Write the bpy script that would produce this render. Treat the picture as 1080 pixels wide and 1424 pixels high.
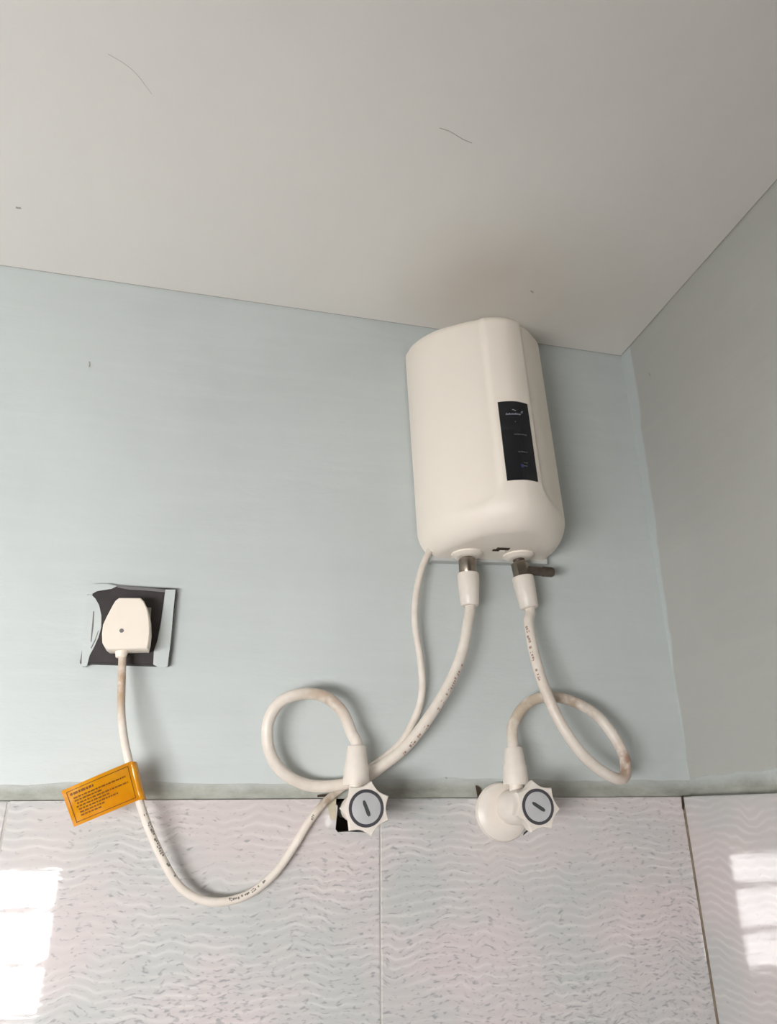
import bpy, bmesh, math, random
from mathutils import Vector, Matrix

for o in list(bpy.data.objects):
    bpy.data.objects.remove(o, do_unlink=True)
scene = bpy.context.scene
C = scene.collection
random.seed(7)

# ------------------------------------------------------------------ camera
cam_data = bpy.data.cameras.new('camera')
cam = bpy.data.objects.new('camera', cam_data)
C.objects.link(cam)
cam_data.sensor_fit = 'VERTICAL'
cam_data.sensor_height = 36.0
cam_data.lens = 36.0 * 988.6 / 1424.0
cam_data.clip_start = 0.01
_R = Vector((0.974617, -0.223673, -0.009595)); _U = Vector((-0.077968, -0.379281, 0.921991)); _F = Vector((0.209864, 0.897840, 0.387093))
cam.matrix_world = Matrix(((_R.x, _U.x, -_F.x, 0.14528), (_R.y, _U.y, -_F.y, -0.81519), (_R.z, _U.z, -_F.z, 1.78736), (0, 0, 0, 1)))
scene.camera = cam

# ------------------------------------------------------------------ daylight
world = bpy.data.worlds.new('daylight_world')
scene.world = world
world.use_nodes = True
bg = world.node_tree.nodes['Background']
bg.inputs['Color'].default_value = (1.0, 0.992, 0.985, 1)
bg.inputs['Strength'].default_value = 29.0

# room extents (metres); back wall is the plane y = 0, the window is in the wall opposite
XL, XR, YF = -1.10, 0.7076, -1.24
WX0, WX1, WZ0, WZ1 = -1.08, -0.200, 1.352, 1.669     # window opening
WALL_T = 0.14
def portal():
    l = bpy.data.lights.new('window_daylight_portal', 'AREA')
    l.shape = 'RECTANGLE'; l.size = WX1 - WX0; l.size_y = WZ1 - WZ0
    l.cycles.is_portal = True
    o = bpy.data.objects.new('window_daylight_portal', l)
    C.objects.link(o)
    o.location = ((WX0 + WX1) / 2, YF - WALL_T - 0.005, (WZ0 + WZ1) / 2)
    o.rotation_euler = (math.radians(90), 0, 0)       # -Z of the lamp -> +Y
portal()

vs = scene.view_settings
vs.view_transform = 'Standard'; vs.look = 'None'; vs.gamma = 1.0; vs.use_curve_mapping = False
vs.exposure = 0.52

# ------------------------------------------------------------------ materials
def lin(r, g, b):
    f = lambda c: (c / 255 / 12.92) if c / 255 <= .04045 else ((c / 255 + .055) / 1.055) ** 2.4
    return (f(r), f(g), f(b), 1)

class NT:
    def __init__(s, name):
        s.m = bpy.data.materials.new(name); s.m.use_nodes = True
        s.t = s.m.node_tree; s.b = s.t.nodes['Principled BSDF']
        tc = s.t.nodes.new('ShaderNodeTexCoord'); s.obj = tc.outputs['Object']
    def n(s, kind, **kw):
        nd = s.t.nodes.new('ShaderNode' + kind)
        for k, v in kw.items(): setattr(nd, k, v)
        return nd
    def l(s, a, b): s.t.links.new(a, b)
    def mapping(s, scale=(1, 1, 1), rot=(0, 0, 0), loc=(0, 0, 0), src=None):
        m = s.n('Mapping'); m.inputs['Scale'].default_value = scale
        m.inputs['Rotation'].default_value = rot; m.inputs['Location'].default_value = loc
        s.l(src or s.obj, m.inputs['Vector']); return m.outputs[0]
    def noise(s, vec, scale, detail=3, rough=.55, dist=0):
        n = s.n('TexNoise'); n.inputs['Scale'].default_value = scale
        n.inputs['Detail'].default_value = detail; n.inputs['Roughness'].default_value = rough
        n.inputs['Distortion'].default_value = dist
        s.l(vec, n.inputs['Vector']); return n.outputs['Fac']
    def ramp(s, fac, a, b, ca=(0, 0, 0, 1), cb=(1, 1, 1, 1)):
        r = s.n('ValToRGB'); e = r.color_ramp.elements
        e[0].position = a; e[1].position = b; e[0].color = ca; e[1].color = cb
        s.l(fac, r.inputs[0]); return r.outputs[0]
    def mix(s, fac, a, b):
        m = s.n('Mix', data_type='RGBA')
        for sock, v in ((m.inputs[0], fac), (m.inputs[6], a), (m.inputs[7], b)):
            if hasattr(v, 'links'): s.l(v, sock)
            else: sock.default_value = v
        return m.outputs[2]
    def math(s, op, a, b=0.0, clamp=False):
        m = s.n('Math', operation=op); m.use_clamp = clamp
        for sock, v in ((m.inputs[0], a), (m.inputs[1], b)):
            if hasattr(v, 'links'): s.l(v, sock)
            else: sock.default_value = v
        return m.outputs[0]
    def near(s, pt, r0, r1, src=None):          # 1 at the point, 0 beyond r1
        d = s.n('VectorMath', operation='DISTANCE'); s.l(src or s.obj, d.inputs[0]); d.inputs[1].default_value = pt
        return s.ramp(d.outputs['Value'], r0, r1, (1, 1, 1, 1), (0, 0, 0, 1))
    def sep(s, src=None):
        x = s.n('SeparateXYZ'); s.l(src or s.obj, x.inputs[0]); return x.outputs
    def bump(s, h, strength, dist):
        b = s.n('Bump'); b.inputs['Strength'].default_value = strength; b.inputs['Distance'].default_value = dist
        s.l(h, b.inputs['Height']); s.l(b.outputs[0], s.b.inputs['Normal'])
    def col(s, v):
        if hasattr(v, 'links'): s.l(v, s.b.inputs['Base Color'])
        else: s.b.inputs['Base Color'].default_value = v
    def rough(s, v): s.b.inputs['Roughness'].default_value = v

def plain(name, c, rough=.45, metal=0, var=.06, vscale=40, coat=0):
    t = NT(name)
    n = t.noise(t.obj, vscale, 4)
    d = tuple(x * (1 - var * 2) for x in c[:3]) + (1,)
    t.col(t.mix(t.ramp(n, .35, .7), d, c)); t.rough(rough)
    t.b.inputs['Metallic'].default_value = metal
    t.b.inputs['Coat Weight'].default_value = coat
    return t.m

M = {}
def wall_paint(name, c, corner_col=None):
    t = NT(name)
    big = t.noise(t.obj, 3.2, 4, .6)
    streak = t.noise(t.mapping((5, 5, 60)), 1.0, 4, .6)
    vert = t.noise(t.mapping((45, 45, 4)), 1.0, 3, .6)
    c1 = tuple(x * .93 for x in c[:3]) + (1,)
    c2 = tuple(min(1, x * 1.04) for x in c[:3]) + (1,)
    k = t.mix(t.ramp(big, .3, .7), c1, c2)
    k = t.mix(t.math('MULTIPLY', t.ramp(streak, .45, .75), .32), k, tuple(min(1, x * 1.09) for x in c[:3]) + (1,))
    k = t.mix(t.math('MULTIPLY', t.ramp(vert, .45, .75), .2), k, tuple(x * .95 for x in c[:3]) + (1,))
    if corner_col:      # wavy-edged band of the neighbouring wall's colour along the corner
        y = t.sep()[1]
        z = t.sep()[2]
        wob = t.math('MULTIPLY', t.noise(t.mapping((1, 1, 6)), 2.0, 3), .02)
        low = t.math('MULTIPLY', t.math('SUBTRACT', z, 2.0), .05)
        e = t.math('ADD', t.math('ADD', y, wob), low)
        k = t.mix(t.ramp(e, -.018, -.006), k, corner_col)
    t.col(k); t.rough(.5)
    t.b.inputs['Specular IOR Level'].default_value = .3
    h = t.noise(t.mapping((14, 14, 40)), 1.0, 5, .6)
    t.bump(h, .25, .004)
    return t.m
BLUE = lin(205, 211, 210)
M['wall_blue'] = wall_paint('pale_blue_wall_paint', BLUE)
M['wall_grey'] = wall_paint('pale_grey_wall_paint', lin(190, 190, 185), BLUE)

M['wall_dim'] = wall_paint('bounce_cutting_grey_paint', lin(128, 128, 124))  # unseen front wall, greyed to cut light bouncing to the right side

def ceiling_mat():
    t = NT('off_white_ceiling_paint')
    c = lin(239, 236, 230)
    n = t.noise(t.obj, 2.4, 4, .6)
    v = t.noise(t.mapping((40, 5, 1)), 1, 3)
    k = t.mix(t.ramp(n, .3, .7), tuple(x * .95 for x in c[:3]) + (1,), c)
    k = t.mix(t.math('MULTIPLY', t.ramp(v, .4, .8), .15), k, tuple(x * .93 for x in c[:3]) + (1,))
    # brown soot stain plus the heater's shade, both tinted into the ceiling colour
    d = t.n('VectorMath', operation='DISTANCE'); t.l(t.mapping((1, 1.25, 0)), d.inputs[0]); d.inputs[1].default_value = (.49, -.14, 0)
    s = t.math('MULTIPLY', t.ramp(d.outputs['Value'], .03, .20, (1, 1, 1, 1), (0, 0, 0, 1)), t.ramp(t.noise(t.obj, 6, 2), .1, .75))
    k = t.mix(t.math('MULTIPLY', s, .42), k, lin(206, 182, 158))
    t.col(k); t.rough(.6)
    t.b.inputs['Specular IOR Level'].default_value = .25
    t.bump(t.noise(t.mapping((30, 30, 1)), 1, 4), .12, .003)
    return t.m
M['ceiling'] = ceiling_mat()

def tile_mat(name, axis, off):
    t = NT(name)
    g = t.n('NewGeometry').outputs['Position']          # world position: the print runs on over each tile face
    rot = (0, 0, 0) if axis == 'x' else (0, 0, math.radians(90))
    p = t.mapping((1, 1, 1), rot, off, g)
    # large soft pink / grey-green clouds
    cl = t.noise(t.mapping((1, 1, 1.6), src=p), 6.5, 3, .5)
    base = t.mix(t.ramp(cl, .40, .60), lin(200, 201, 199), lin(215, 205, 204))
    # pale wavy ripples: thin ridges of a warped coordinate
    x = t.sep(p)
    w1 = t.noise(t.mapping((20, 20, 11), src=p), 1, 2, .5)
    zz = t.math('ADD', t.math('MULTIPLY', x[2], 118), t.math('MULTIPLY', w1, 4.2))
    tri = t.math('ABSOLUTE', t.math('SUBTRACT', t.math('FRACT', zz), .5))
    ridge = t.ramp(tri, .02, .24, (1, 1, 1, 1), (0, 0, 0, 1))
    relief_shade = t.ramp(tri, .28, .5)  # relief shading between the ripples, put in as grey colour
    gate = t.ramp(t.noise(t.mapping((16, 16, 34), src=p), 1, 2), .32, .66)
    ridge = t.math('MULTIPLY', ridge, gate)
    # grey brush flecks lying between the ripples, denser lower down
    cv = t.n('CombineXYZ'); t.l(t.math('MULTIPLY', t.math('ADD', x[0], x[1]), 125), cv.inputs[0]); t.l(t.math('MULTIPLY', zz, 3.1), cv.inputs[2])
    fl = t.noise(cv.outputs[0], 1, 2, .5, .3)
    dens = t.ramp(t.noise(t.mapping((7, 7, 9), src=p), 1, 2), .38, .68)
    low = t.math('MULTIPLY', t.math('SUBTRACT', 1.82, x[2]), .30)
    thr = t.math('ADD', fl, t.math('ADD', low, t.math('MULTIPLY', dens, .06)))
    fleck = t.ramp(thr, .63, .76)
    k = t.mix(t.math('MULTIPLY', fleck, .62), base, lin(140, 141, 146))
    k = t.mix(t.math('MULTIPLY', relief_shade, .14), k, lin(186, 184, 184))
    k = t.mix(t.math('MULTIPLY', ridge, .40), k, lin(240, 237, 234))
    t.col(k); t.rough(.035)
    t.b.inputs['IOR'].default_value = 1.58; t.b.inputs['Coat Weight'].default_value = 1.0; t.b.inputs['Coat Roughness'].default_value = .02
    wav = t.noise(t.mapping((5, 5, 9), src=p), 1, 2)
    h = t.math('ADD', t.math('MULTIPLY', ridge, .05), t.math('MULTIPLY', wav, 1.0))
    t.bump(h, .10, .003)
    return t.m
M['tile_x'] = tile_mat('rippled_glazed_tile_back', 'x', (0.13, 0, 0))
M['tile_y'] = tile_mat('rippled_glazed_tile_right', 'y', (3.1, 0, .4))

def cement(name, a, b):
    t = NT(name)
    n = t.noise(t.mapping((25, 25, 60)), 1, 5, .65)
    t.col(t.mix(t.ramp(n, .3, .7), a, b)); t.rough(.85)
    t.bump(t.noise(t.obj, 180, 4), .5, .002)
    return t.m
def band_mat():
    t = NT('grey_cement_smeared_with_paint')
    n = t.noise(t.mapping((25, 25, 60)), 1, 5, .65)
    k = t.mix(t.ramp(n, .3, .7), lin(146, 147, 137), lin(184, 186, 178))
    z = t.sep()[2]
    e = t.math('ADD', t.math('MULTIPLY', t.math('SUBTRACT', z, 1.808), 60), t.math('SUBTRACT', t.noise(t.mapping((16, 16, 40)), 1, 4), .5))
    k = t.mix(t.math('MULTIPLY', t.ramp(e, 0, .75), .8), k, BLUE)      # brushed over by the wall paint
    t.col(k); t.rough(.8); t.bump(t.noise(t.obj, 180, 4), .4, .002)
    return t.m
M['cement'] = band_mat()
M['grout'] = cement('grey_grout', lin(176, 172, 166), lin(200, 196, 190))
M['rust_grout'] = cement('tan_stained_grout', lin(128, 112, 94), lin(166, 152, 134))
M['mortar'] = cement('yellowish_mortar', lin(186, 176, 150), lin(208, 200, 180))
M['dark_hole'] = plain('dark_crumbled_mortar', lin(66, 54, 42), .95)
M['dark_mark'] = plain('dark_grey_mark', lin(62, 60, 58), .9)
M['grey_mark'] = plain('faint_grey_mark', lin(186, 181, 175), .9)
M['heater'] = plain('cream_white_glossy_plastic', lin(249, 239, 227), .46, 0, .012, 9, 0)
M['bracket'] = plain('grey_white_plastic', lin(200, 202, 200), .5)
M['white_plastic'] = plain('warm_white_plastic', lin(238, 229, 219), .36, 0, .03, 60)
M['plug'] = plain('cream_plug_plastic', lin(248, 236, 222), .38, 0, .015, 50)
M['black_gloss'] = plain('black_gloss_acrylic', lin(18, 20, 26), .16)
M['panel_print'] = plain('pale_grey_print', lin(150, 152, 164), .5)
M['panel_print_dim'] = plain('dim_grey_print', lin(92, 96, 100), .5)
M['panel_print_blue'] = plain('blue_print', lin(40, 52, 96), .5)
M['black_plate'] = plain('black_bakelite', lin(56, 50, 50), .55, 0, .15, 90)
M['smear_grey'] = plain('thin_grey_paint', lin(120, 118, 118), .6)
M['switch'] = plain('grey_switch_plastic', lin(170, 170, 158), .45)
M['nickel'] = plain('dull_nickel', lin(176, 164, 150), .3, 1, .15, 70)
M['gunmetal'] = plain('dark_brown_metal', lin(120, 108, 100), .42, .8, .15, 70)
M['ring'] = plain('dark_grey_ring', lin(76, 75, 80), .35)
M['cap'] = plain('silver_grey_cap', lin(206, 206, 208), .3, .15)
M['emblem'] = plain('dark_grey_emblem', lin(70, 76, 74), .5)
M['tag_print'] = plain('brown_ink', lin(132, 80, 8), .6)
M['cable_print'] = plain('grey_ink', lin(128, 122, 114), .6)
M['hose_print'] = plain('faded_brown_ink', lin(170, 142, 128), .6)
M['window_frame'] = plain('white_painted_steel', lin(215, 215, 212), .4)
M['floor'] = plain('beige_floor_tile', lin(128, 118, 108), .3, 0, .08, 8)

def tag_mat():
    t = NT('orange_yellow_laminated_card')
    n = t.noise(t.mapping((1, 1, 1)), 30, 2)
    t.col(t.mix(t.ramp(n, .3, .7), lin(214, 132, 4), lin(230, 162, 2))); t.rough(.3)
    t.b.inputs['Coat Weight'].default_value = .4; t.b.inputs['Coat Roughness'].default_value = .15
    t.bump(t.noise(t.obj, 45, 2), .5, .004)
    return t.m
M['tag'] = tag_mat()

def hose_mat(name, stain_pts):
    t = NT(name)
    n = t.noise(t.obj, 55, 4)
    k = t.mix(t.ramp(n, .35, .7), lin(226, 216, 204), lin(238, 229, 219))
    m = None
    for p, r, cc in stain_pts:
        s = t.math('MULTIPLY', t.near(p, r * .25, r), t.ramp(t.noise(t.obj, 70, 4), .32, .55))
        k = t.mix(t.math('MULTIPLY', s, .8), k, cc)
    t.col(k); t.rough(.42)
    return t.m
BROWN = lin(150, 104, 74)
M['cable'] = hose_mat('cream_cable_sheath', [((0.0454, -0.0300, 1.9072), .045, lin(176, 140, 104)), ((0.2635, -0.0120, 1.7978), .02, lin(150, 130, 104))])
M['hose_a'] = hose_mat('cream_hose_rubber', [((0.2562, -0.0450, 1.9005), .04, lin(196, 172, 150))])
M['hose_b'] = hose_mat('cream_hose_rubber_rust_stained', [((0.5942, -0.0500, 1.8333), .03, BROWN), ((0.5406, -0.0350, 1.9052), .05, lin(170, 146, 122)), ((0.4790, -0.0300, 1.8941), .05, lin(190, 172, 148))])

# ------------------------------------------------------------------ mesh helpers
def link(name, me, mat, parent=None, smooth=None):
    me.materials.append(mat)
    if smooth is not None:
        for p in me.polygons: p.use_smooth = True
        me.set_sharp_from_angle(angle=math.radians(smooth))
    o = bpy.data.objects.new(name, me); C.objects.link(o)
    if parent: o.parent = parent
    return o
def from_bm(name, bm, mat, parent=None, smooth=None):
    bmesh.ops.recalc_face_normals(bm, faces=bm.faces)
    me = bpy.data.meshes.new(name); bm.to_mesh(me); bm.free()
    return link(name, me, mat, parent, smooth)
def tag(o, label=None, cat=None, group=None, kind=None):
    if label: o['label'] = label
    if cat: o['category'] = cat
    if group: o['group'] = group
    if kind: o['kind'] = kind
    return o
def box(bm, x0, x1, y0, y1, z0, z1):
    v = [bm.verts.new(p) for p in ((x0, y0, z0), (x1, y0, z0), (x1, y1, z0), (x0, y1, z0), (x0, y0, z1), (x1, y0, z1), (x1, y1, z1), (x0, y1, z1))]
    for f in ((0, 3, 2, 1), (4, 5, 6, 7), (0, 1, 5, 4), (1, 2, 6, 5), (2, 3, 7, 6), (3, 0, 4, 7)):
        bm.faces.new([v[i] for i in f])
def empty(name, loc):
    o = bpy.data.objects.new(name, None); o.empty_display_size = .02
    o.location = loc; C.objects.link(o); return o
def child(o, root):                         # meshes are written in room coordinates; keep them in place
    o.parent = root
    o.matrix_parent_inverse = Matrix.Translation(-Vector(root_world(root)))
    return o
def root_world(r):
    p = Vector(r.location)
    while r.parent:
        r = r.parent; p += Vector(r.location)
    return p
def frame_from(axis):
    a = Vector(axis).normalized()
    u = a.orthogonal().normalized(); return u, a.cross(u), a
def lathe(bm, prof, origin, axis, seg=40, cap0=True, cap1=True):
    u, w, a = frame_from(axis); o = Vector(origin); rings = []
    for r, h in prof:
        rings.append([bm.verts.new(o + a * h + (u * math.cos(2 * math.pi * i / seg) + w * math.sin(2 * math.pi * i / seg)) * r) for i in range(seg)])
    for A, B in zip(rings, rings[1:]):
        for i in range(seg): bm.faces.new((A[i], A[(i + 1) % seg], B[(i + 1) % seg], B[i]))
    if cap0: bm.faces.new(rings[0][::-1])
    if cap1: bm.faces.new(rings[-1])
def prism(bm, pts, y0, y1, bev=0):          # outline in x,z from y0 (wall side) to y1 (room side)
    n = len(pts)
    cx = sum(p[0] for p in pts) / n; cz = sum(p[1] for p in pts) / n
    lay = [(y0, 1.0), (y1, 1.0)] if not bev else [(y0, 1.0), (y1 + bev, 1.0), (y1, 1 - bev / .02)]
    R = [[bm.verts.new((cx + (x - cx) * s, y, cz + (z - cz) * s)) for x, z in pts] for y, s in lay]
    for A, B in zip(R, R[1:]):
        for i in range(n): bm.faces.new((A[i], A[(i + 1) % n], B[(i + 1) % n], B[i]))
    bm.faces.new(R[0][::-1]); bm.faces.new(R[-1])
def spline(pts, per=14):                    # centripetal-ish Catmull-Rom through the points
    P = [Vector(p) for p in pts]
    P = [P[0] * 2 - P[1]] + P + [P[-1] * 2 - P[-2]]
    out = []
    for i in range(1, len(P) - 2):
        a, b, c, d = P[i - 1:i + 3]
        for k in range(per):
            t = k / per
            out.append(.5 * ((2 * b) + (c - a) * t + (2 * a - 5 * b + 4 * c - d) * t * t + (3 * b - a - 3 * c + d) * t ** 3))
    out.append(P[-2]); 
    for _ in range(3):                      # relax
        out = [out[0]] + [(out[i - 1] + out[i] * 2 + out[i + 1]) / 4 for i in range(1, len(out) - 1)] + [out[-1]]
    return out
def frames(path):
    T = [(path[min(i + 1, len(path) - 1)] - path[max(i - 1, 0)]).normalized() for i in range(len(path))]
    u = T[0].orthogonal().normalized(); res = []
    for t in T:
        u = (u - t * u.dot(t)).normalized(); res.append((t, u, t.cross(u)))
    return res
def tube(bm, path, r, seg=16, flat=1.0):
    rings = []
    for p, (t, u, w) in zip(path, frames(path)):
        # flat < 1 squeezes the section along the wall normal
        ring = []
        for i in range(seg):
            a = 2 * math.pi * i / seg
            v = (u * math.cos(a) + w * math.sin(a)) * r
            v.y *= flat
            ring.append(bm.verts.new(p + v))
        rings.append(ring)
    for A, B in zip(rings, rings[1:]):
        for i in range(seg): bm.faces.new((A[i], A[(i + 1) % seg], B[(i + 1) % seg], B[i]))
    bm.faces.new(rings[0][::-1]); bm.faces.new(rings[-1])
def print_marks(bm, path, r, i0, i1, side, wid, fill=.6, out=Vector((0, -1, 0))):
    # short ink dashes wrapped on the tube between path indices, on the room-facing side
    i = i0
    while i < i1:
        t = (path[i + 1] - path[i]).normalized()
        o_ = (out - t * out.dot(t)).normalized(); s_ = t.cross(o_)
        if random.random() < fill:
            w = wid * random.uniform(.5, 1.0); off = side + random.uniform(-.15, .15)
            q = []
            for k, base in ((0, path[i]), (1, path[i] + (path[i + 1] - path[i]) * random.uniform(.55, .95))):
                for a in (off - w, off + w):
                    q.append(base + (o_ * math.cos(a) + s_ * math.sin(a)) * (r + .00015))
            v = [bm.verts.new(x) for x in q]
            bm.faces.new((v[0], v[1], v[3], v[2]))
        i += 1

# ------------------------------------------------------------------ room shell
CH, CSX, CSY = 2.4318, -.0102, .0082
def cz(x, y): return CH + CSX * (x - XR) - CSY * y
HX0, HX1, HZ0, HZ1 = .2745, .3100, 1.7667, 1.8075           # broken hole round the first valve's pipe
bm = bmesh.new()
for a in ((XL - .1, HX0, 0, .10, 0, 2.6), (HX1, XR + .1, 0, .10, 0, 2.6), (HX0, HX1, 0, .10, 0, HZ0), (HX0, HX1, 0, .10, HZ1, 2.6)): box(bm, *a)
wall_back = tag(from_bm('wall_back', bm, M['wall_blue']), 'pale blue painted back wall above rippled glazed tiles', 'wall', kind='structure')
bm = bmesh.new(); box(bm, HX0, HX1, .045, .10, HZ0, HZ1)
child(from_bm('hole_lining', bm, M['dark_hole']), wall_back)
bm = bmesh.new(); box(bm, XR, XR + .10, YF - .1, .10, 0, 2.6)
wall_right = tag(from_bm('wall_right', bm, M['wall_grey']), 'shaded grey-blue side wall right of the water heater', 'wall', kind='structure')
bm = bmesh.new(); box(bm, XL - .1, XL, YF - .1, 0, 0, 2.6)
wall_left = tag(from_bm('wall_left', bm, M['wall_blue']), 'pale blue painted side wall at the left', 'wall', kind='structure')
bm = bmesh.new()
for a in ((XL, WX0, YF - WALL_T, YF, 0, 2.6), (WX1, XR, YF - WALL_T, YF, 0, 2.6), (WX0, WX1, YF - WALL_T, YF, 0, WZ0), (WX0, WX1, YF - WALL_T, YF, WZ1, 2.6)): box(bm, *a)
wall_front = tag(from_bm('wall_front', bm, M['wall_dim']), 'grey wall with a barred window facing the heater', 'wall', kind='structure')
bm = bmesh.new(); box(bm, XL - .1, XR + .1, YF - .1, .1, -.08, 0)
floor = tag(from_bm('floor', bm, M['floor']), 'beige bathroom floor', 'floor', kind='structure')
bm = bmesh.new()
x0, x1, y0, y1 = XL - .1, XR + .1, YF - .1, .1
lo = [bm.verts.new((x, y, cz(x, y))) for x, y in ((x0, y0), (x1, y0), (x1, y1), (x0, y1))]
hi = [bm.verts.new((x, y, 2.7)) for x, y in ((x0, y0), (x1, y0), (x1, y1), (x0, y1))]
bm.faces.new(lo[::-1]); bm.faces.new(hi)
for i in range(4): bm.faces.new((lo[i], lo[(i + 1) % 4], hi[(i + 1) % 4], hi[i]))
ceiling = tag(from_bm('ceiling', bm, M['ceiling']), 'off-white ceiling with a brown stain and painted shade above the heater', 'ceiling', kind='structure')

# window in the wall opposite: frame and security bars
win = empty('window_1', ((WX0 + WX1) / 2, YF - WALL_T / 2, WZ0)); tag(win, 'barred steel window in the wall facing the heater', 'window', kind='structure')
bm = bmesh.new(); fy0, fy1, fw = YF - .075, YF - .045, .012
for a in ((WX0, WX0 + fw, fy0, fy1, WZ0, WZ1), (WX1 - fw, WX1, fy0, fy1, WZ0, WZ1), (WX0 + fw, WX1 - fw, fy0, fy1, WZ0, WZ0 + fw), (WX0 + fw, WX1 - fw, fy0, fy1, WZ1 - fw, WZ1)): box(bm, *a)
child(from_bm('window_frame', bm, M['window_frame']), win)
for z in (1.572, 1.458):
    bm = bmesh.new(); box(bm, WX0 + fw, WX1 - fw, YF - .064, YF - .056, z - .009, z + .009)
    child(from_bm('window_bar', bm, M['window_frame']), win)

# unseen door added right of the window to darken the room's right side
DX0, DX1, DZ1 = -.10, .62, 2.02
door = empty('added_door', ((DX0 + DX1) / 2, YF, 0)); tag(door, 'unseen dark brown wooden door added to absorb bounced light', 'door', kind='structure')
M['door'] = plain('dark_brown_stained_wood', lin(84, 62, 48), .5, 0, .12, 12)
bm = bmesh.new(); box(bm, DX0, DX1, YF, YF + .022, .008, DZ1)
child(from_bm('added_door_leaf', bm, M['door']), door)
for z0, z1 in ((.14, .92), (1.06, 1.90)):
    for x0, x1 in ((DX0 + .09, (DX0 + DX1) / 2 - .04), ((DX0 + DX1) / 2 + .04, DX1 - .09)):
        bm = bmesh.new(); box(bm, x0, x1, YF + .022, YF + .030, z0, z1)
        bmesh.ops.bevel(bm, geom=list(bm.edges), offset=.004, segments=1, affect='EDGES')
        child(from_bm('added_door_panel', bm, M['door']), door)
bm = bmesh.new()
for a in ((DX0 - .06, DX0, YF, YF + .03, 0, DZ1 + .06), (DX1, DX1 + .06, YF, YF + .03, 0, DZ1 + .06), (DX0, DX1, YF, YF + .03, DZ1, DZ1 + .06)): box(bm, *a)
child(from_bm('added_door_frame', bm, M['door']), door)
bm = bmesh.new(); lathe(bm, [(.012, 0), (.009, .03), (.024, .042), (.026, .055), (.016, .066)], (DX0 + .05, YF + .022, 1.0), (0, 1, 0), 24)
child(from_bm('added_door_knob', bm, M['nickel'], None, 40), door)

# ------------------------------------------------------------------ wall tiles
TZ = 1.800; TB = .006; TR = .018
GAP = .0008
LEAN = math.radians(1.0)                   # the right-hand tiling is set slightly out of square
def tile_mesh(name, w, h, t):               # chamfered slab, centre front at origin, facing -y
    bm = bmesh.new(); c = .0012
    lay = [(t, 0), (c, 0), (0, c)]
    R = [[bm.verts.new((sx * (w / 2 - i), y, sz * (h / 2 - i))) for sx, sz in ((-1, -1), (1, -1), (1, 1), (-1, 1))] for y, i in lay]
    for A, B in zip(R, R[1:]):
        for i in range(4): bm.faces.new((A[i], A[(i + 1) % 4], B[(i + 1) % 4], B[i]))
    bm.faces.new(R[0][::-1]); bm.faces.new(R[-1])
    bmesh.ops.recalc_face_normals(bm, faces=bm.faces)
    me = bpy.data.meshes.new(name); bm.to_mesh(me); bm.free(); return me
cache = {}
def put_tile(parent, w, h, t, loc, rz, mat):
    key = (round(w, 4), round(h, 4), t, mat)
    if key not in cache:
        cache[key] = tile_mesh('tile', w, h, t); cache[key].materials.append(M[mat])
    o = bpy.data.objects.new('tile', cache[key]); C.objects.link(o)
    o.location = loc; o.rotation_euler = (0, 0, rz); o.parent = parent
    return o
JX = [XL, -.783, -.415, -.047, .3213, XR - TR]
ROWS = [(1.2, TZ), (.6, 1.2), (0, .6)]
for r, (z0, z1) in enumerate(ROWS):
    for k in range(len(JX) - 1):
        a, b = JX[k], JX[k + 1]
        if r == 0 and k == 3:               # tile broken out round the valve pipe
            bm = bmesh.new(); g = GAP
            jag = [(HX1 + .004, z1 - g), (HX1 + .001, z1 - .012), (HX1 + .003, z1 - .022), (HX1, HZ0 - .001), (HX0 + .012, HZ0 + .0006), (HX0 + .002, HZ0), (HX0 - .0008, HZ0 + .003), (HX0 + .0006, HZ0 + .018), (HX0 + .001, HZ0 + .026), (HX0 - .004, z1 - .004), (HX0 - .012, z1 - .002), (HX0 - .018, z1 - g)]
            ring = [(a + g, z0 + g), (b - g, z0 + g), (b - g, HZ0), (b - g, z1 - g)] + jag + [(a + g, z1 - g), (a + g, HZ0)]
            N = len(ring)
            F = [bm.verts.new((x, -TB, z)) for x, z in ring]; B = [bm.verts.new((x, 0, z)) for x, z in ring]
            for S in (F, B):                        # below, right of and left of the break
                bm.faces.new([S[0], S[1], S[2]] + S[7:10] + [S[N - 1]])
                bm.faces.new([S[2], S[3]] + S[4:8]); bm.faces.new([S[N - 1]] + S[9:N - 1])
            for i in range(N): bm.faces.new((F[i], B[i], B[(i + 1) % N], F[(i + 1) % N]))
            child(from_bm('tile', bm, M['tile_x']), wall_back)
        else:
            put_tile(wall_back, b - a - 2 * GAP, z1 - z0 - 2 * GAP, TB, ((a + b) / 2, -TB, (z0 + z1) / 2), 0, 'tile_x')
    y = -TB
    while y > YF + .01:
        yb = max(y - .368, YF)
        # rotated so that the face looks towards -x
        put_tile(wall_right, y - yb - 2 * GAP, z1 - z0 - 2 * GAP, TR, (XR - TR + LEAN * (y + yb) / 2, (y + yb) / 2, (z0 + z1) / 2), -math.pi / 2 + LEAN * -1, 'tile_y')
        y = yb
    y = 0
    while y > YF + .01:
        yb = max(y - .368, YF)
        put_tile(wall_left, y - yb - 2 * GAP, z1 - z0 - 2 * GAP, TB, (XL + TB, (y + yb) / 2, (z0 + z1) / 2), math.pi / 2, 'tile_y')
        y = yb
# grout behind the joints
bm = bmesh.new()
for j in JX[1:-1]: box(bm, j - .0012, j + .0012, -TB + .0008, 0, 0, TZ - .0012)
child(from_bm('joint_grout', bm, M['grout']), wall_back)
bm = bmesh.new(); box(bm, XR - TR - .0012, XR - TR + .001, -TB - .0010, 0, 0, TZ - .001)
child(from_bm('corner_grout', bm, M['rust_grout']), wall_back)

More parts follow.
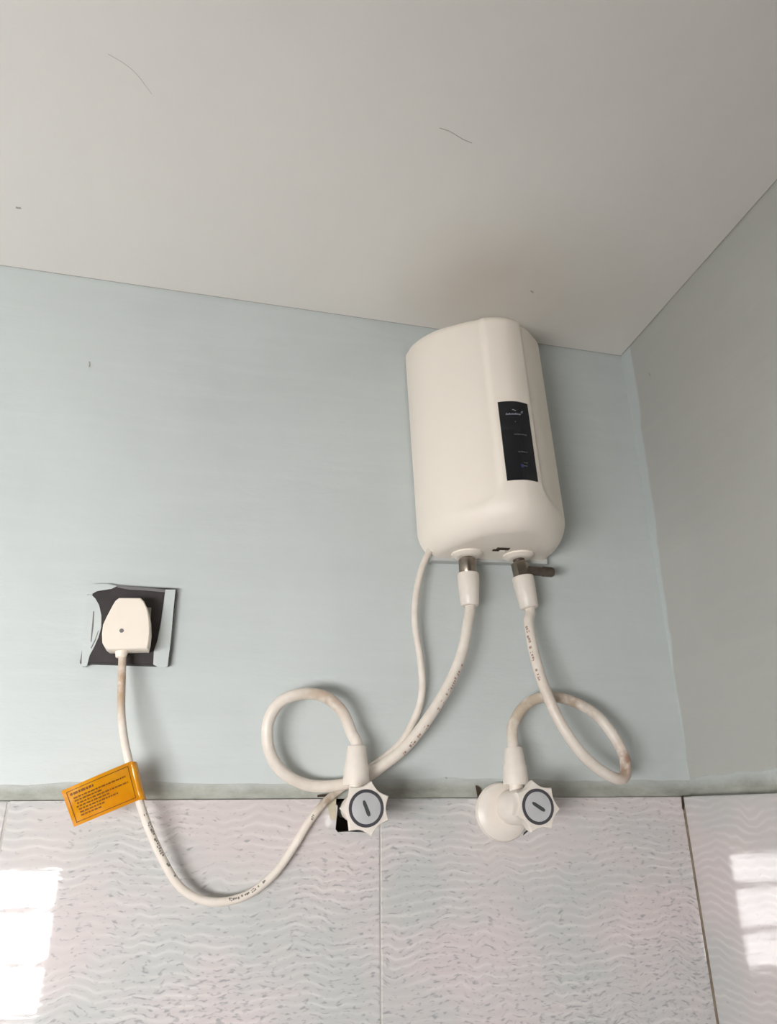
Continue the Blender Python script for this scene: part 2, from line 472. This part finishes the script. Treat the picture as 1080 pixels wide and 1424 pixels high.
# rough cement band between tile and paint
def ragged_band(parent, pts_lo, top_fn, along, name='cement_band'):
    bm = bmesh.new(); rows = []
    n = 90
    for i in range(n + 1):
        s = i / n
        lo, base, outv = along(s)
        hi = top_fn(s) + random.uniform(-.0012, .0012)
        a = base.copy(); a.z = lo - random.uniform(0, .0006)
        b = base + outv; b.z = lo
        c = base + outv * .8; c.z = hi - .003
        d = base.copy(); d.z = hi
        rows.append([bm.verts.new(v) for v in (a, b, c, d)])
    for A, B in zip(rows, rows[1:]):
        for k in range(3): bm.faces.new((A[k], B[k], B[k + 1], A[k + 1]))
    return child(from_bm(name, bm, M['cement'], None, 40), parent)
ragged_band(wall_back, None, lambda s: 1.8175 + .0025 * math.sin(s * 9) + .0015 * math.sin(s * 31 + 1), lambda s: (TZ - .0004, Vector((XL + (XR - XL) * s, .0004, 0)), Vector((0, -.0016, 0))))
ragged_band(wall_right, None, lambda s: 1.8195 + .006 * min(1, s * 4) + .0022 * math.sin(s * 13) + .0012 * math.sin(s * 37), lambda s: (TZ - .0004, Vector((XR + .0004, YF * s, 0)), Vector((-.003, 0, 0))))

# chips, cracks and specks
def flat_patch(parent, name, pts, y, mat, t=.0008):
    bm = bmesh.new(); prism(bm, pts, y + .0005, y - t); return child(from_bm(name, bm, M[mat]), parent)
def sliver(parent, name, path, r, mat):
    bm = bmesh.new(); tube(bm, spline(path, 6), r, 6); return child(from_bm(name, bm, M[mat]), parent)
flat_patch(wall_back, 'chip', [(0.4319, 1.8125), (0.4369, 1.8095), (0.4381, 1.8020), (0.4337, 1.7990)], -.0042, 'dark_hole')
flat_patch(wall_back, 'chip', [(0.4835, 1.7603), (0.4846, 1.7632), (0.4910, 1.7675), (0.4917, 1.7660)], -TB, 'dark_mark', .0004)
flat_patch(wall_back, 'crack', [(0.6880, 1.7990), (0.6902, 1.8006), (0.6910, 1.7943), (0.6880, 1.7841), (0.6866, 1.7864)], -TB, 'dark_hole', .0012)
flat_patch(wall_back, 'chipped_mortar', [(0.2645, 1.7944), (0.2736, 1.8014), (0.2741, 1.7788), (0.2679, 1.7796)], -TB, 'mortar', .0005)
sliver(wall_back, 'crack', [(0.2536, -0.0060, 1.8022), (0.2642, -0.0070, 1.8028), (0.2725, -0.0080, 1.8056), (0.2794, -0.0080, 1.8070)], .0011, 'dark_hole')
sliver(wall_back, 'speck', [(-0.0484, -0.0005, 2.3110), (-0.0475, -0.0005, 2.3079), (-0.0473, -0.0005, 2.3037)], .0008, 'grey_mark')
sliver(wall_back, 'speck', [(0.3980, -0.0005, 1.8210), (0.3988, -0.0005, 1.8203), (0.3996, -0.0005, 1.8195)], .0008, 'grey_mark')
sliver(wall_right, 'speck', [(0.7072, -0.0593, 2.3616), (0.7072, -0.0603, 2.3585), (0.7072, -0.0613, 2.3554)], .0008, 'grey_mark')
sliver(ceiling, 'scratch', [(0.3203, -0.3169, 2.4383), (0.3324, -0.3154, 2.4382), (0.3468, -0.3100, 2.4380), (0.3588, -0.3074, 2.4379)], .0004, 'grey_mark')
sliver(ceiling, 'scratch', [(-0.0041, -0.3225, 2.4417), (0.0093, -0.3163, 2.4415), (0.0203, -0.3080, 2.4413), (0.0329, -0.2897, 2.4411)], .00025, 'grey_mark')
sliver(ceiling, 'speck', [(-0.1322, -0.1075, 2.4412), (-0.1300, -0.1069, 2.4412), (-0.1268, -0.1076, 2.4412)], .0014, 'grey_mark')
sliver(ceiling, 'speck', [(0.5118, -0.1077, 2.4347), (0.5149, -0.1055, 2.4346), (0.5164, -0.1044, 2.4346)], .0010, 'grey_mark')
# hairline shadow gap where ceiling board meets the walls
sliver(ceiling, 'edge_crack', [(XL, -.0008, cz(XL, 0)), (-.4, -.0008, cz(-.4, 0)), (.1, -.0008, cz(.1, 0)), (.4, -.0008, cz(.4, 0)), (XR, -.0008, cz(XR, 0))], .0006, 'grey_mark')
sliver(ceiling, 'edge_crack', [(XR - .0008, 0, cz(XR, 0)), (XR - .0008, -.5, cz(XR, -.5)), (XR - .0008, -1.0, cz(XR, -1)), (XR - .0008, YF, cz(XR, YF))], .0006, 'grey_mark')

# ------------------------------------------------------------------ water heater
HCX, HZB, HZT, HD = .4650, 2.080, 2.362, .139
heater = empty('water_heater', (HCX, 0, HZB))
heater.rotation_euler = (0, math.radians(-2.2), 0)      # it hangs slightly out of plumb
tag(heater, 'cream white instant water heater mounted high on the wall with black control panel', 'water heater')
SW, SD, FW = .0925, .022, .0235             # half width, straight side depth, half width of the front strip
EXP = 1.17
def front_depth(x):                         # depth of the convex front at distance x from the centre line
    c = min(1, abs(x) / SW) ** (1 / EXP)
    return SD + (HD - SD) * math.sqrt(1 - c * c) ** EXP
hp = [(SW, .004), (SW, SD * .4), (SW, SD * .75)] + [(SW * math.cos(math.pi / 2 * i / 70) ** EXP, SD + (HD - SD) * math.sin(math.pi / 2 * i / 70) ** EXP) for i in range(70)]
prof = [(-x, d) for x, d in hp] + [(0, HD)] + [(x, d) for x, d in hp[::-1]]
zs = []
RB, RBX, RT = .036, .029, .011
for i in range(13):
    a = math.pi / 2 * i / 12; zs.append((HZB + RB * (1 - math.cos(a)), RBX * (1 - math.sin(a))))
n = 52
for i in range(1, n): zs.append((HZB + RB + (HZT - RT - HZB - RB) * i / n, 0))
for i in range(7):
    a = math.pi / 2 * i / 6; zs.append((HZT - RT + RT * math.sin(a), RT * (1 - math.cos(a))))
def sst(e0, e1, x):
    t = max(0, min(1, (x - e0) / (e1 - e0))); return t * t * (3 - 2 * t)
bm = bmesh.new(); rings = []
for z, ins in zs:
    ring = []
    for x, d in prof:
        ax = abs(x)
        # recessed cheek beside the front strip, closed at the bottom by a round corner
        cx_, cz_ = FW + .028, HZB + .056
        if ax < cx_ and z < cz_: dist = .028 - math.hypot(ax - cx_, z - cz_)
        else: dist = min(ax - FW, z - HZB - .028)
        dep = .0036 * sst(-.0005, .006, dist) * (1 - sst(.055, .075, ax) * .8)
        i2 = ins + dep
        k = d / HD
        xx = x * (1 - i2 * .9 / SW); dd = max(.002, d - i2 * k * (1.15 if k > .5 else 1))
        rise = (HD - dd) * .21 * (z - HZB) / (HZT - HZB)      # the top slopes up towards the wall
        ring.append(bm.verts.new((HCX + xx, -dd, z + rise)))
    rings.append(ring)
m = len(prof)
for A, B in zip(rings, rings[1:]):
    for i in range(m): bm.faces.new((A[i], A[(i + 1) % m], B[(i + 1) % m], B[i]))
bm.faces.new(rings[0][::-1]); bm.faces.new(rings[-1])
child(from_bm('body', bm, M['heater'], None, 50), heater)
bm = bmesh.new(); box(bm, HCX - .078, HCX + .078, -.012, -.0005, HZB - .004, HZT - .02)
child(from_bm('mounting_bracket', bm, M['bracket']), heater)
# black control panel on the front strip
PSH = -.0015
PW, PZ0, PZ1 = .0185, 2.1320, 2.2350
bm = bmesh.new(); NX = 12
rows = []
for k in range(NX + 1):
    x = -PW + 2 * PW * k / NX
    f_ = -front_depth(x + PSH)
    rows.append([bm.verts.new((HCX + PSH + x, y, z)) for y, z in ((f_ + .002, PZ0), (f_ - .0006, PZ0), (f_ - .0012, PZ0 + .0008), (f_ - .0012, PZ1 - .0008), (f_ - .0006, PZ1), (f_ + .002, PZ1))])
for A, B in zip(rows, rows[1:]):
    for k in range(6): bm.faces.new((A[k], A[(k + 1) % 6], B[(k + 1) % 6], B[k]))
bm.faces.new(rows[0]); bm.faces.new(rows[-1][::-1])
panel = child(from_bm('control_panel', bm, M['black_gloss'], None, 30), heater)
def panel_print(name, mat, quads):
    bm = bmesh.new()
    for x0, x1, z0, z1, sk in quads:
        v = [bm.verts.new((HCX + PSH + x + s * sk, -front_depth(x + s * sk + PSH) - .00145, z)) for x, z, s in ((x0, z0, 0), (x1, z0, 0), (x1, z1, 1), (x0, z1, 1))]
        bm.faces.new(v)
    o = from_bm(name, bm, M[mat]); o.parent = panel; o['kind'] = 'stuff'; return o
qs = []
x = -.0118
for wch, hch in ((.0012, .0026), (.0014, .0017), (.0012, .0024), (.0014, .0017), (.0013, .0019), (.0015, .0017), (.0013, .0025), (.0014, .0017), (.0012, .0018), (.0013, .0017)):
    qs.append((x, x + wch, 2.2160, 2.2160 + hch, .0004)); x += wch + .0005
for a, b, z in ((-.004, -.0015, 2.2222), (-.0016, .0006, 2.2212), (.0066, .0092, 2.2190), (.0072, .0098, 2.2206)): qs.append((a, b, z, z + .0011, .0003))
panel_print('brand_lettering', 'panel_print', qs)
qs = []
def word(x0, n, z, h, w=.0011):
    x = x0
    for i in range(n):
        qs.append((x, x + w * random.uniform(.7, 1.1), z, z + h * random.uniform(.8, 1.15), .0001)); x += w * 1.35
word(-.0052, 11, 2.1890, .0019); word(-.0028, 8, 2.1662, .0015)
qs.append((-.0024, -.0010, 2.2060, 2.2074, 0))
panel_print('function_lettering', 'panel_print_dim', qs)
qs = [(.0012, .0040, 2.1486, 2.1496, 0), (.0044, .0062, 2.1486, 2.1496, 0), (.0018, .0072, 2.1526, 2.1534, 0)]
panel_print('setting_lettering', 'panel_print_dim', qs)
panel_print('indicator', 'panel_print_blue', [(-.0018, .0014, 2.1470, 2.1512, 0)])
# pipe collars and drain slot underneath
for sx in (-1, 1):
    bm = bmesh.new()
    lathe(bm, [(.0195, 0), (.0192, .0025), (.0150, .0055), (.0115, .0062)], (HCX - .0035 + sx * .034, -.030, HZB + .0008), (0, 0, -1), 36)
    child(from_bm('pipe_collar', bm, M['heater'], None, 35), heater)
bm = bmesh.new(); box(bm, HCX - .007, HCX + .009, -.0555, -.0495, HZB - .0012, HZB + .002); box(bm, HCX - .010, HCX - .002, -.049, -.045, HZB - .0012, HZB + .002)
child(from_bm('drain_slot', bm, M['dark_hole']), heater)
bm = bmesh.new(); box(bm, HCX - .001, HCX + .005, -.0490, -.045, HZB - .003, HZB + .001)
child(from_bm('drain_tab', bm, M['heater']), heater)

# ------------------------------------------------------------------ water hoses
HR = .0062; OUT_D = .034
def hose(name, label, path, mat, x_top, tilt, x_low, z_low, relief):
    root = empty(name, (x_low, -OUT_D, z_low)); tag(root, label, 'hose', 'water hoses under the heater')
    ax = Vector(tilt).normalized(); top = Vector((x_top, -.030, HZB - .0055))
    bm = bmesh.new(); lathe(bm, [(.0072, -.001), (.0072, .006)], top, ax, 24)
    child(from_bm('threaded_nipple', bm, M['gunmetal'], None, 40), root)
    bm = bmesh.new(); lathe(bm, [(.0092, .003), (.0108, .0045), (.0108, .0205), (.0098, .0225)], top, ax, 6 if relief else 28)
    nut = child(from_bm('coupling_nut', bm, M['nickel'], None, 40), root)
    bm = bmesh.new(); lathe(bm, [(.0128, .0222), (.0135, .0235), (.0132, .034), (.0122, .046), (.0112, .0605), (.0100, .0622), (HR, .0625)], top, ax, 36)
    child(from_bm('ferrule', bm, M['white_plastic'], None, 35), root)
    pts = [top + ax * .056, top + ax * .068] + [Vector(p) for p in path] + [Vector((x_low, -OUT_D, z_low + .040)), Vector((x_low, -OUT_D, z_low + .026))]
    sp = spline(pts)
    bm = bmesh.new(); tube(bm, sp, HR, 18)
    tb = child(from_bm('tube', bm, mat, None, 60), root)
    bm = bmesh.new(); lathe(bm, [(.0138, -.002), (.0138, .003), (.0130, .0165), (.0124, .0185)], (x_low, -OUT_D, z_low), (0, 0, 1), 36)
    child(from_bm('swivel_nut', bm, M['white_plastic'], None, 35), root)
    bm = bmesh.new(); lathe(bm, [(.0122, .018), (.0120, .0195), (.0100, .0355), (.0092, .037), (HR, .0372)], (x_low, -OUT_D, z_low), (0, 0, 1), 36)
    child(from_bm('ferrule', bm, M['white_plastic'], None, 35), root)
    if relief:
        bm = bmesh.new(); o = top + ax * .013
        lathe(bm, [(.0058, .004), (.0058, .028), (.0064, .0285), (.0064, .040), (.0052, .0425)], o, (1, -.04, -.02), 20)
        rv = child(from_bm('relief_valve', bm, M['gunmetal'], None, 40), root)
    return root, sp
VLX, VRX, VZ = .2903, .4680, 1.7895
path_a = [(0.4222, -0.0340, 1.9888), (0.4136, -0.0360, 1.9567), (0.3972, -0.0360, 1.9210), (0.3752, -0.0320, 1.8864), (0.3483, -0.0250, 1.8532), (0.3207, -0.0180, 1.8313), (0.2979, -0.0135, 1.8183), (0.2681, -0.0150, 1.8119), (0.2397, -0.0160, 1.8133), (0.2138, -0.0220, 1.8258), (0.1988, -0.0280, 1.8474), (0.1962, -0.0330, 1.8743), (0.2077, -0.0360, 1.8947), (0.2301, -0.0380, 1.9032), (0.2549, -0.0380, 1.9007), (0.2744, -0.0350, 1.8857), (0.2856, -0.0310, 1.8639)]
ha, sa = hose('water_hose', 'cream water hose looping left down to the valve with the broken tile hole', path_a, M['hose_a'], HCX - .0375, (0, 0, -1), VLX, VZ + .0245, False)
path_b = [(0.4987, -0.0360, 1.9918), (0.4986, -0.0460, 1.9494), (0.5044, -0.0540, 1.9098), (0.5197, -0.0570, 1.8704), (0.5435, -0.0570, 1.8380), (0.5736, -0.0530, 1.8195), (0.5918, -0.0490, 1.8197), (0.5971, -0.0450, 1.8398), (0.5892, -0.0400, 1.8652), (0.5721, -0.0340, 1.8897), (0.5448, -0.0300, 1.9044), (0.5143, -0.0280, 1.9081), (0.4891, -0.0280, 1.8978), (0.4718, -0.0290, 1.8758)]
hb, sb = hose('water_hose', 'rust-stained cream water hose with a narrow loop, nearest the right wall', path_b, M['hose_b'], HCX + .0305, (.13, -.02, -1), VRX, VZ + .0245, True)
def add_print(root, path, r, spans, mat, wid, fill):
    bm = bmesh.new()
    for i0, i1, side in spans: print_marks(bm, path, r, i0, min(i1, len(path) - 2), side, wid, fill)
    child(from_bm('ink_print', bm, M[mat]), root)['kind'] = 'stuff'
add_print(ha, sa, HR, [(48, 88, -.5)], 'hose_print', .35, .55)
add_print(hb, sb, HR, [(30, 52, .9)], 'hose_print', .3, .45)

# ------------------------------------------------------------------ stop valves
def stop_valve(label, x, z, flange, mark_angle, phase):
    root = empty('stop_valve', (x, 0, z)); tag(root, label, 'valve', 'stop valves under the heater')
    A = (0, -1, 0)
    if flange:
        bm = bmesh.new(); lathe(bm, [(.0300, TB), (.0306, TB + .002), (.0292, TB + .006), (.0240, TB + .0090), (.0185, TB + .0105)], (x - .0085, 0, z - .005), A, 48)
        child(from_bm('wall_flange', bm, M['white_plastic'], None, 30), root)
        r = .0180
    else:
        r = .0125
    bm = bmesh.new()
    if not flange: lathe(bm, [(.0095, -.046), (.0095, .012)], (x, 0, z), A, 24)
    lathe(bm, [(r * .9, .010), (r, .0115), (r, .046), (r * .86, .050), (r * .8, .066)], (x, 0, z), A, 36)
    child(from_bm('valve_body', bm, M['white_plastic'], None, 35), root)
    bm = bmesh.new(); lathe(bm, [(.0075, .006), (.0075, .026)], (x, -OUT_D, z), (0, 0, 1), 28)
    child(from_bm('outlet_neck', bm, M['white_plastic'], None, 35), root)
    # seven-pointed scalloped hand wheel
    NPT = 7; seg = NPT * 12
    def star(rp, rv, off=0):
        out = []
        for i in range(seg):
            th = 2 * math.pi * i / seg
            u = abs(((i / 12) % 1) - .5) * 2
            rr = rv + (rp - rv) * u ** 2.1
            out.append((rr * math.cos(th + phase), rr * math.sin(th + phase)))
        return out
    bm = bmesh.new(); R = []
    for h, rp, rv in ((.0600, .0150, .0145), (.0615, .0185, .0162), (.0680, .0222, .0178), (.0800, .0252, .0198), (.0845, .0254, .0200), (.0868, .0240, .0194), (.0872, .0180, .0178)):
        R.append([bm.verts.new((x + a, -h, z + b)) for a, b in star(rp, rv)])
    for P_, Q_ in zip(R, R[1:]):
        for i in range(seg): bm.faces.new((P_[i], P_[(i + 1) % seg], Q_[(i + 1) % seg], Q_[i]))
    bm.faces.new(R[0][::-1]); bm.faces.new(R[-1])
    wheel = child(from_bm('hand_wheel', bm, M['white_plastic'], None, 32), root)
    def sub(o):
        o.parent = wheel; return o
    bm = bmesh.new(); lathe(bm, [(.0172, .0865), (.0170, .0880), (.0150, .0884), (.0142, .0880)], (x, 0, z), A, 48)
    sub(from_bm('cap_ring', bm, M['ring'], None, 40))
    bm = bmesh.new(); lathe(bm, [(.0143, .0870), (.0141, .0881), (.0110, .0887), (.004, .0890)], (x, 0, z), A, 48)
    sub(from_bm('cap', bm, M['cap'], None, 40))
    bm = bmesh.new(); ca, sa_ = math.cos(mark_angle), math.sin(mark_angle)
    out = [(-.0074, -.0010), (-.005, -.0018), (.0052, -.0019), (.0076, -.0010), (.0076, .0010), (.005, .0018), (-.005, .0015), (-.0074, .0008)]
    prism(bm, [(x + a * ca - b * sa_, z + a * sa_ + b * ca) for a, b in out], -.0880, -.0893)
    sub(from_bm('emblem', bm, M['emblem']))
    return root
stop_valve('white stop valve with star hand wheel set in the dark broken tile hole', VLX, VZ, False, math.radians(-68), math.radians(77))
stop_valve('white stop valve with star hand wheel on a round wall flange', VRX, VZ, True, math.radians(-32), math.radians(97))

# ------------------------------------------------------------------ socket outlet
so = empty('socket_outlet', (.0415, 0, 1.9775))
tag(so, 'black wall socket outlet with edges smeared in wall paint', 'socket')
bm = bmesh.new(); box(bm, -.0022, .0870, -.0085, 0, 1.9340, 2.0208)
bmesh.ops.bevel(bm, geom=[e for e in bm.edges if all(v.co.y < -.005 for v in e.verts)], offset=.0012, segments=2, affect='EDGES')
child(from_bm('faceplate', bm, M['black_plate']), so)
def smear(pts, mat, t=.0007):
    bm = bmesh.new(); prism(bm, pts, -.0080, -.0085 - t)
    bmesh.ops.triangulate(bm, faces=[f for f in bm.faces if len(f.verts) > 4])
    child(from_bm('paint_smear', bm, M[mat]), so)
smear([(-0.0001, 1.9302), (-0.0029, 1.9584), (-0.0046, 1.9898), (-0.0052, 2.0091), (-0.0005, 2.0077), (0.0037, 2.0039), (0.0084, 1.9969), (0.0122, 1.9858), (0.0139, 1.9732), (0.0126, 1.9621), (0.0097, 1.9512), (0.0066, 1.9426), (0.0054, 1.9312)], 'wall_blue')
smear([(-0.0057, 2.0075), (-0.0061, 2.0205), (0.0140, 2.0217), (0.0241, 2.0198), (0.0185, 2.0162), (0.0040, 2.0129), (-0.0007, 2.0094)], 'wall_blue')
bm = bmesh.new(); prism(bm, [(-0.0003, 1.9310), (-0.0029, 1.9584), (-0.0046, 1.9898), (-0.0060, 2.0197), (-0.0008, 2.0200), (0.0005, 1.9900), (0.0022, 1.9586), (0.0040, 1.9311)], 0, -.0086)
child(from_bm('paint_smear', bm, M['wall_blue']), so)
smear([(0.0756, 2.0186), (0.0864, 2.0192), (0.0866, 1.9943), (0.0873, 1.9660), (0.0870, 1.9330), (0.0790, 1.9312), (0.0719, 1.9349), (0.0710, 1.9496), (0.0734, 1.9615), (0.0750, 1.9816), (0.0752, 2.0003)], 'wall_blue')
smear([(0.0239, 2.0206), (0.0523, 2.0198), (0.0763, 2.0187), (0.0767, 2.0153), (0.0527, 2.0165), (0.0374, 2.0164), (0.0243, 2.0182)], 'smear_grey', .0005)
for a in ([(0.0042, 1.9757), (0.0033, 1.9899), (0.0044, 1.9900), (0.0059, 1.9742), (0.0063, 1.9562), (0.0054, 1.9570)], [(0.0111, 1.9681), (0.0120, 1.9697), (0.0103, 1.9587), (0.0073, 1.9493), (0.0064, 1.9500), (0.0094, 1.9594)]):
    smear(a, 'smear_grey', .0009)
bm = bmesh.new(); prism(bm, [(0.0523, 1.9966), (0.0629, 1.9963), (0.0637, 1.9826), (0.0540, 1.9821)], -.008, -.0120)
child(from_bm('switch_rocker', bm, M['switch']), so)

# ------------------------------------------------------------------ power cord with plug
cord = empty('power_cord', (0.1632, -0.0200, 1.7051))
tag(cord, 'cream power cord sagging in a loop from the plug to the heater', 'power cord')
PD = .036
front = [(0.0313, 1.9993), (0.0531, 2.0005), (0.0572, 1.9968), (0.0619, 1.9883), (0.0654, 1.9767), (0.0674, 1.9629), (0.0675, 1.9522), (0.0668, 1.9461), (0.0279, 1.9438), (0.0248, 1.9460), (0.0213, 1.9511), (0.0196, 1.9608), (0.0194, 1.9699), (0.0218, 1.9785), (0.0259, 1.9904), (0.0281, 1.9960)]
n = len(front); ccx = sum(p[0] for p in front) / n; ccz = sum(p[1] for p in front) / n
bm = bmesh.new(); R = []
for y, s in ((-.0088, .90), (-.012, .985), (-.020, 1.02), (-PD + .003, 1.01), (-PD + .0008, .985), (-PD, .95)):
    R.append([bm.verts.new((ccx + (x - ccx) * s, y, ccz + (z - ccz) * s)) for x, z in front])
for A, B in zip(R, R[1:]):
    for i in range(n): bm.faces.new((A[i], A[(i + 1) % n], B[(i + 1) % n], B[i]))
bm.faces.new(R[0][::-1]); bm.faces.new(R[-1])
plug = child(from_bm('plug', bm, M['plug'], None, 30), cord)
bm = bmesh.new(); lathe(bm, [(.0022, 0), (.0022, .0004)], (0.0388, -0.0361, 1.9639), (0, -1, 0), 14)
scr = from_bm('screw_recess', bm, M['smear_grey']); scr.parent = plug
CR = .0040
cp = [(0.0397, -0.0240, 1.9521), (0.0417, -0.0250, 1.9376), (0.0450, -0.0300, 1.9108), (0.0492, -0.0370, 1.8813), (0.0563, -0.0420, 1.8533), (0.0658, -0.0430, 1.8266), (0.0753, -0.0410, 1.8019), (0.0873, -0.0360, 1.7750), (0.1034, -0.0300, 1.7463), (0.1215, -0.0250, 1.7222), (0.1440, -0.0220, 1.7096), (0.1684, -0.0200, 1.7080), (0.1914, -0.0180, 1.7152), (0.2124, -0.0160, 1.7315), (0.2295, -0.0150, 1.7539), (0.2449, -0.0145, 1.7779), (0.2613, -0.0120, 1.7964), (0.2787, -0.0075, 1.8092), (0.2995, -0.0050, 1.8231), (0.3220, -0.0050, 1.8380), (0.3446, -0.0070, 1.8562), (0.3591, -0.0110, 1.8792), (0.3672, -0.0140, 1.8995), (0.3699, -0.0160, 1.9219), (0.3675, -0.0180, 1.9503), (0.3619, -0.0200, 1.9877), (0.3631, -0.0220, 2.0222), (0.3708, -0.0200, 2.0548), (0.3796, -0.0170, 2.0758), (0.3860, -0.0155, 2.0881), (0.3900, -0.0155, 2.0980)]
sc = spline(cp)
bm = bmesh.new(); tube(bm, sc, CR, 14)
child(from_bm('cable', bm, M['cable'], None, 60), cord)
bm = bmesh.new(); lathe(bm, [(.0068, 0), (.0064, .006), (.0052, .011)], (0.0402, -0.0250, 1.9489), (0, -.05, -1), 20)
cg = from_bm('cord_grip', bm, M['plug'], None, 40); cg.parent = plug
add_print(cord, sc, CR, [(92, 122, -.55), (150, 178, -.35), (208, 214, 0)], 'cable_print', .38, .62)

# ------------------------------------------------------------------ warning tag on the cord
tg = empty('warning_tag', (0.0730, -0.0500, 1.8165))
tag(tg, 'orange-yellow printed warning tag wrapped round the hanging power cord', 'tag')
c00, c10, c11, c01 = Vector((0.0086, -0.0600, 1.8068)), Vector((0.0649, -0.0495, 1.8335)), Vector((0.0775, -0.0475, 1.7992)), Vector((0.0241, -0.0580, 1.7762))
def card(u, v, lift=0):
    p = c00 * (1 - u) * (1 - v) + c10 * u * (1 - v) + c11 * u * v + c01 * (1 - u) * v
    nrm = (c10 - c00).cross(c01 - c00).normalized()
    if nrm.y > 0: nrm = -nrm
    return p + nrm * (lift + .003 * math.sin(u * math.pi) * (1 - .4 * v) + .0012 * math.sin(v * 5 + u * 3))
bm = bmesh.new(); NU, NV = 16, 10
G = [[[bm.verts.new(card(i / NU, j / NV, l)) for j in range(NV + 1)] for i in range(NU + 1)] for l in (0, -.0006)]
for i in range(NU):
    for j in range(NV):
        bm.faces.new((G[0][i][j], G[0][i + 1][j], G[0][i + 1][j + 1], G[0][i][j + 1]))
        bm.faces.new((G[1][i][j], G[1][i][j + 1], G[1][i + 1][j + 1], G[1][i + 1][j]))
for i in range(NU):
    for j in (0, NV): bm.faces.new((G[0][i][j], G[0][i + 1][j], G[1][i + 1][j], G[1][i][j]))
for j in range(NV):
    for i in (0, NU): bm.faces.new((G[0][i][j], G[0][i][j + 1], G[1][i][j + 1], G[1][i][j]))
child(from_bm('card', bm, M['tag'], None, 40), tg)
# fold of the card round the cord
bm = bmesh.new()
rows = []
for j in range(9):
    v = j / 8; a = card(1, v, 0); b = card(1, v, -.0006)
    rows.append([bm.verts.new(a), bm.verts.new(a + Vector((.004, .002, 0))), bm.verts.new(a + Vector((.0055, .008, 0))), bm.verts.new(a + Vector((.002, .0125, 0))), bm.verts.new(a + Vector((-.004, .0128, 0)))])
for A, B in zip(rows, rows[1:]):
    for k in range(4): bm.faces.new((A[k], B[k], B[k + 1], A[k + 1]))
o = child(from_bm('wrapped_fold', bm, M['tag'], None, 60), tg)
sm = o.modifiers.new('thickness', 'SOLIDIFY'); sm.thickness = .0004
bm = bmesh.new()
def ink(u0, u1, v0, v1):
    k = max(1, int((u1 - u0) * 16)); 
    top = [bm.verts.new(card(u0 + (u1 - u0) * i / k, v0, .00035)) for i in range(k + 1)]
    m_ = max(1, int((v1 - v0) * 10)); prev = top
    for q in range(1, m_ + 1):
        v = v0 + (v1 - v0) * q / m_
        cur = [bm.verts.new(card(u0 + (u1 - u0) * i / k, v, .00035)) for i in range(k + 1)]
        for i in range(k): bm.faces.new((prev[i], prev[i + 1], cur[i + 1], cur[i]))
        prev = cur
for a in ((.06, .95, .085, .105), (.05, .95, .905, .925), (.05, .06, .085, .925), (.945, .955, .085, .925)): ink(*a)
def words(u, end, v, h):
    while u < end:
        w = random.uniform(.02, .06); ink(u, min(u + w, end), v, v + h); u += w + .012
words(.09, .42, .16, .065)
for v, u0, e in ((.29, .12, .88), (.37, .12, .52), (.45, .14, .90), (.53, .12, .60), (.61, .14, .72), (.69, .14, .50), (.77, .14, .44)): words(u0, e, v, .038)
child(from_bm('printed_text', bm, M['tag_print']), tg)['kind'] = 'stuff'
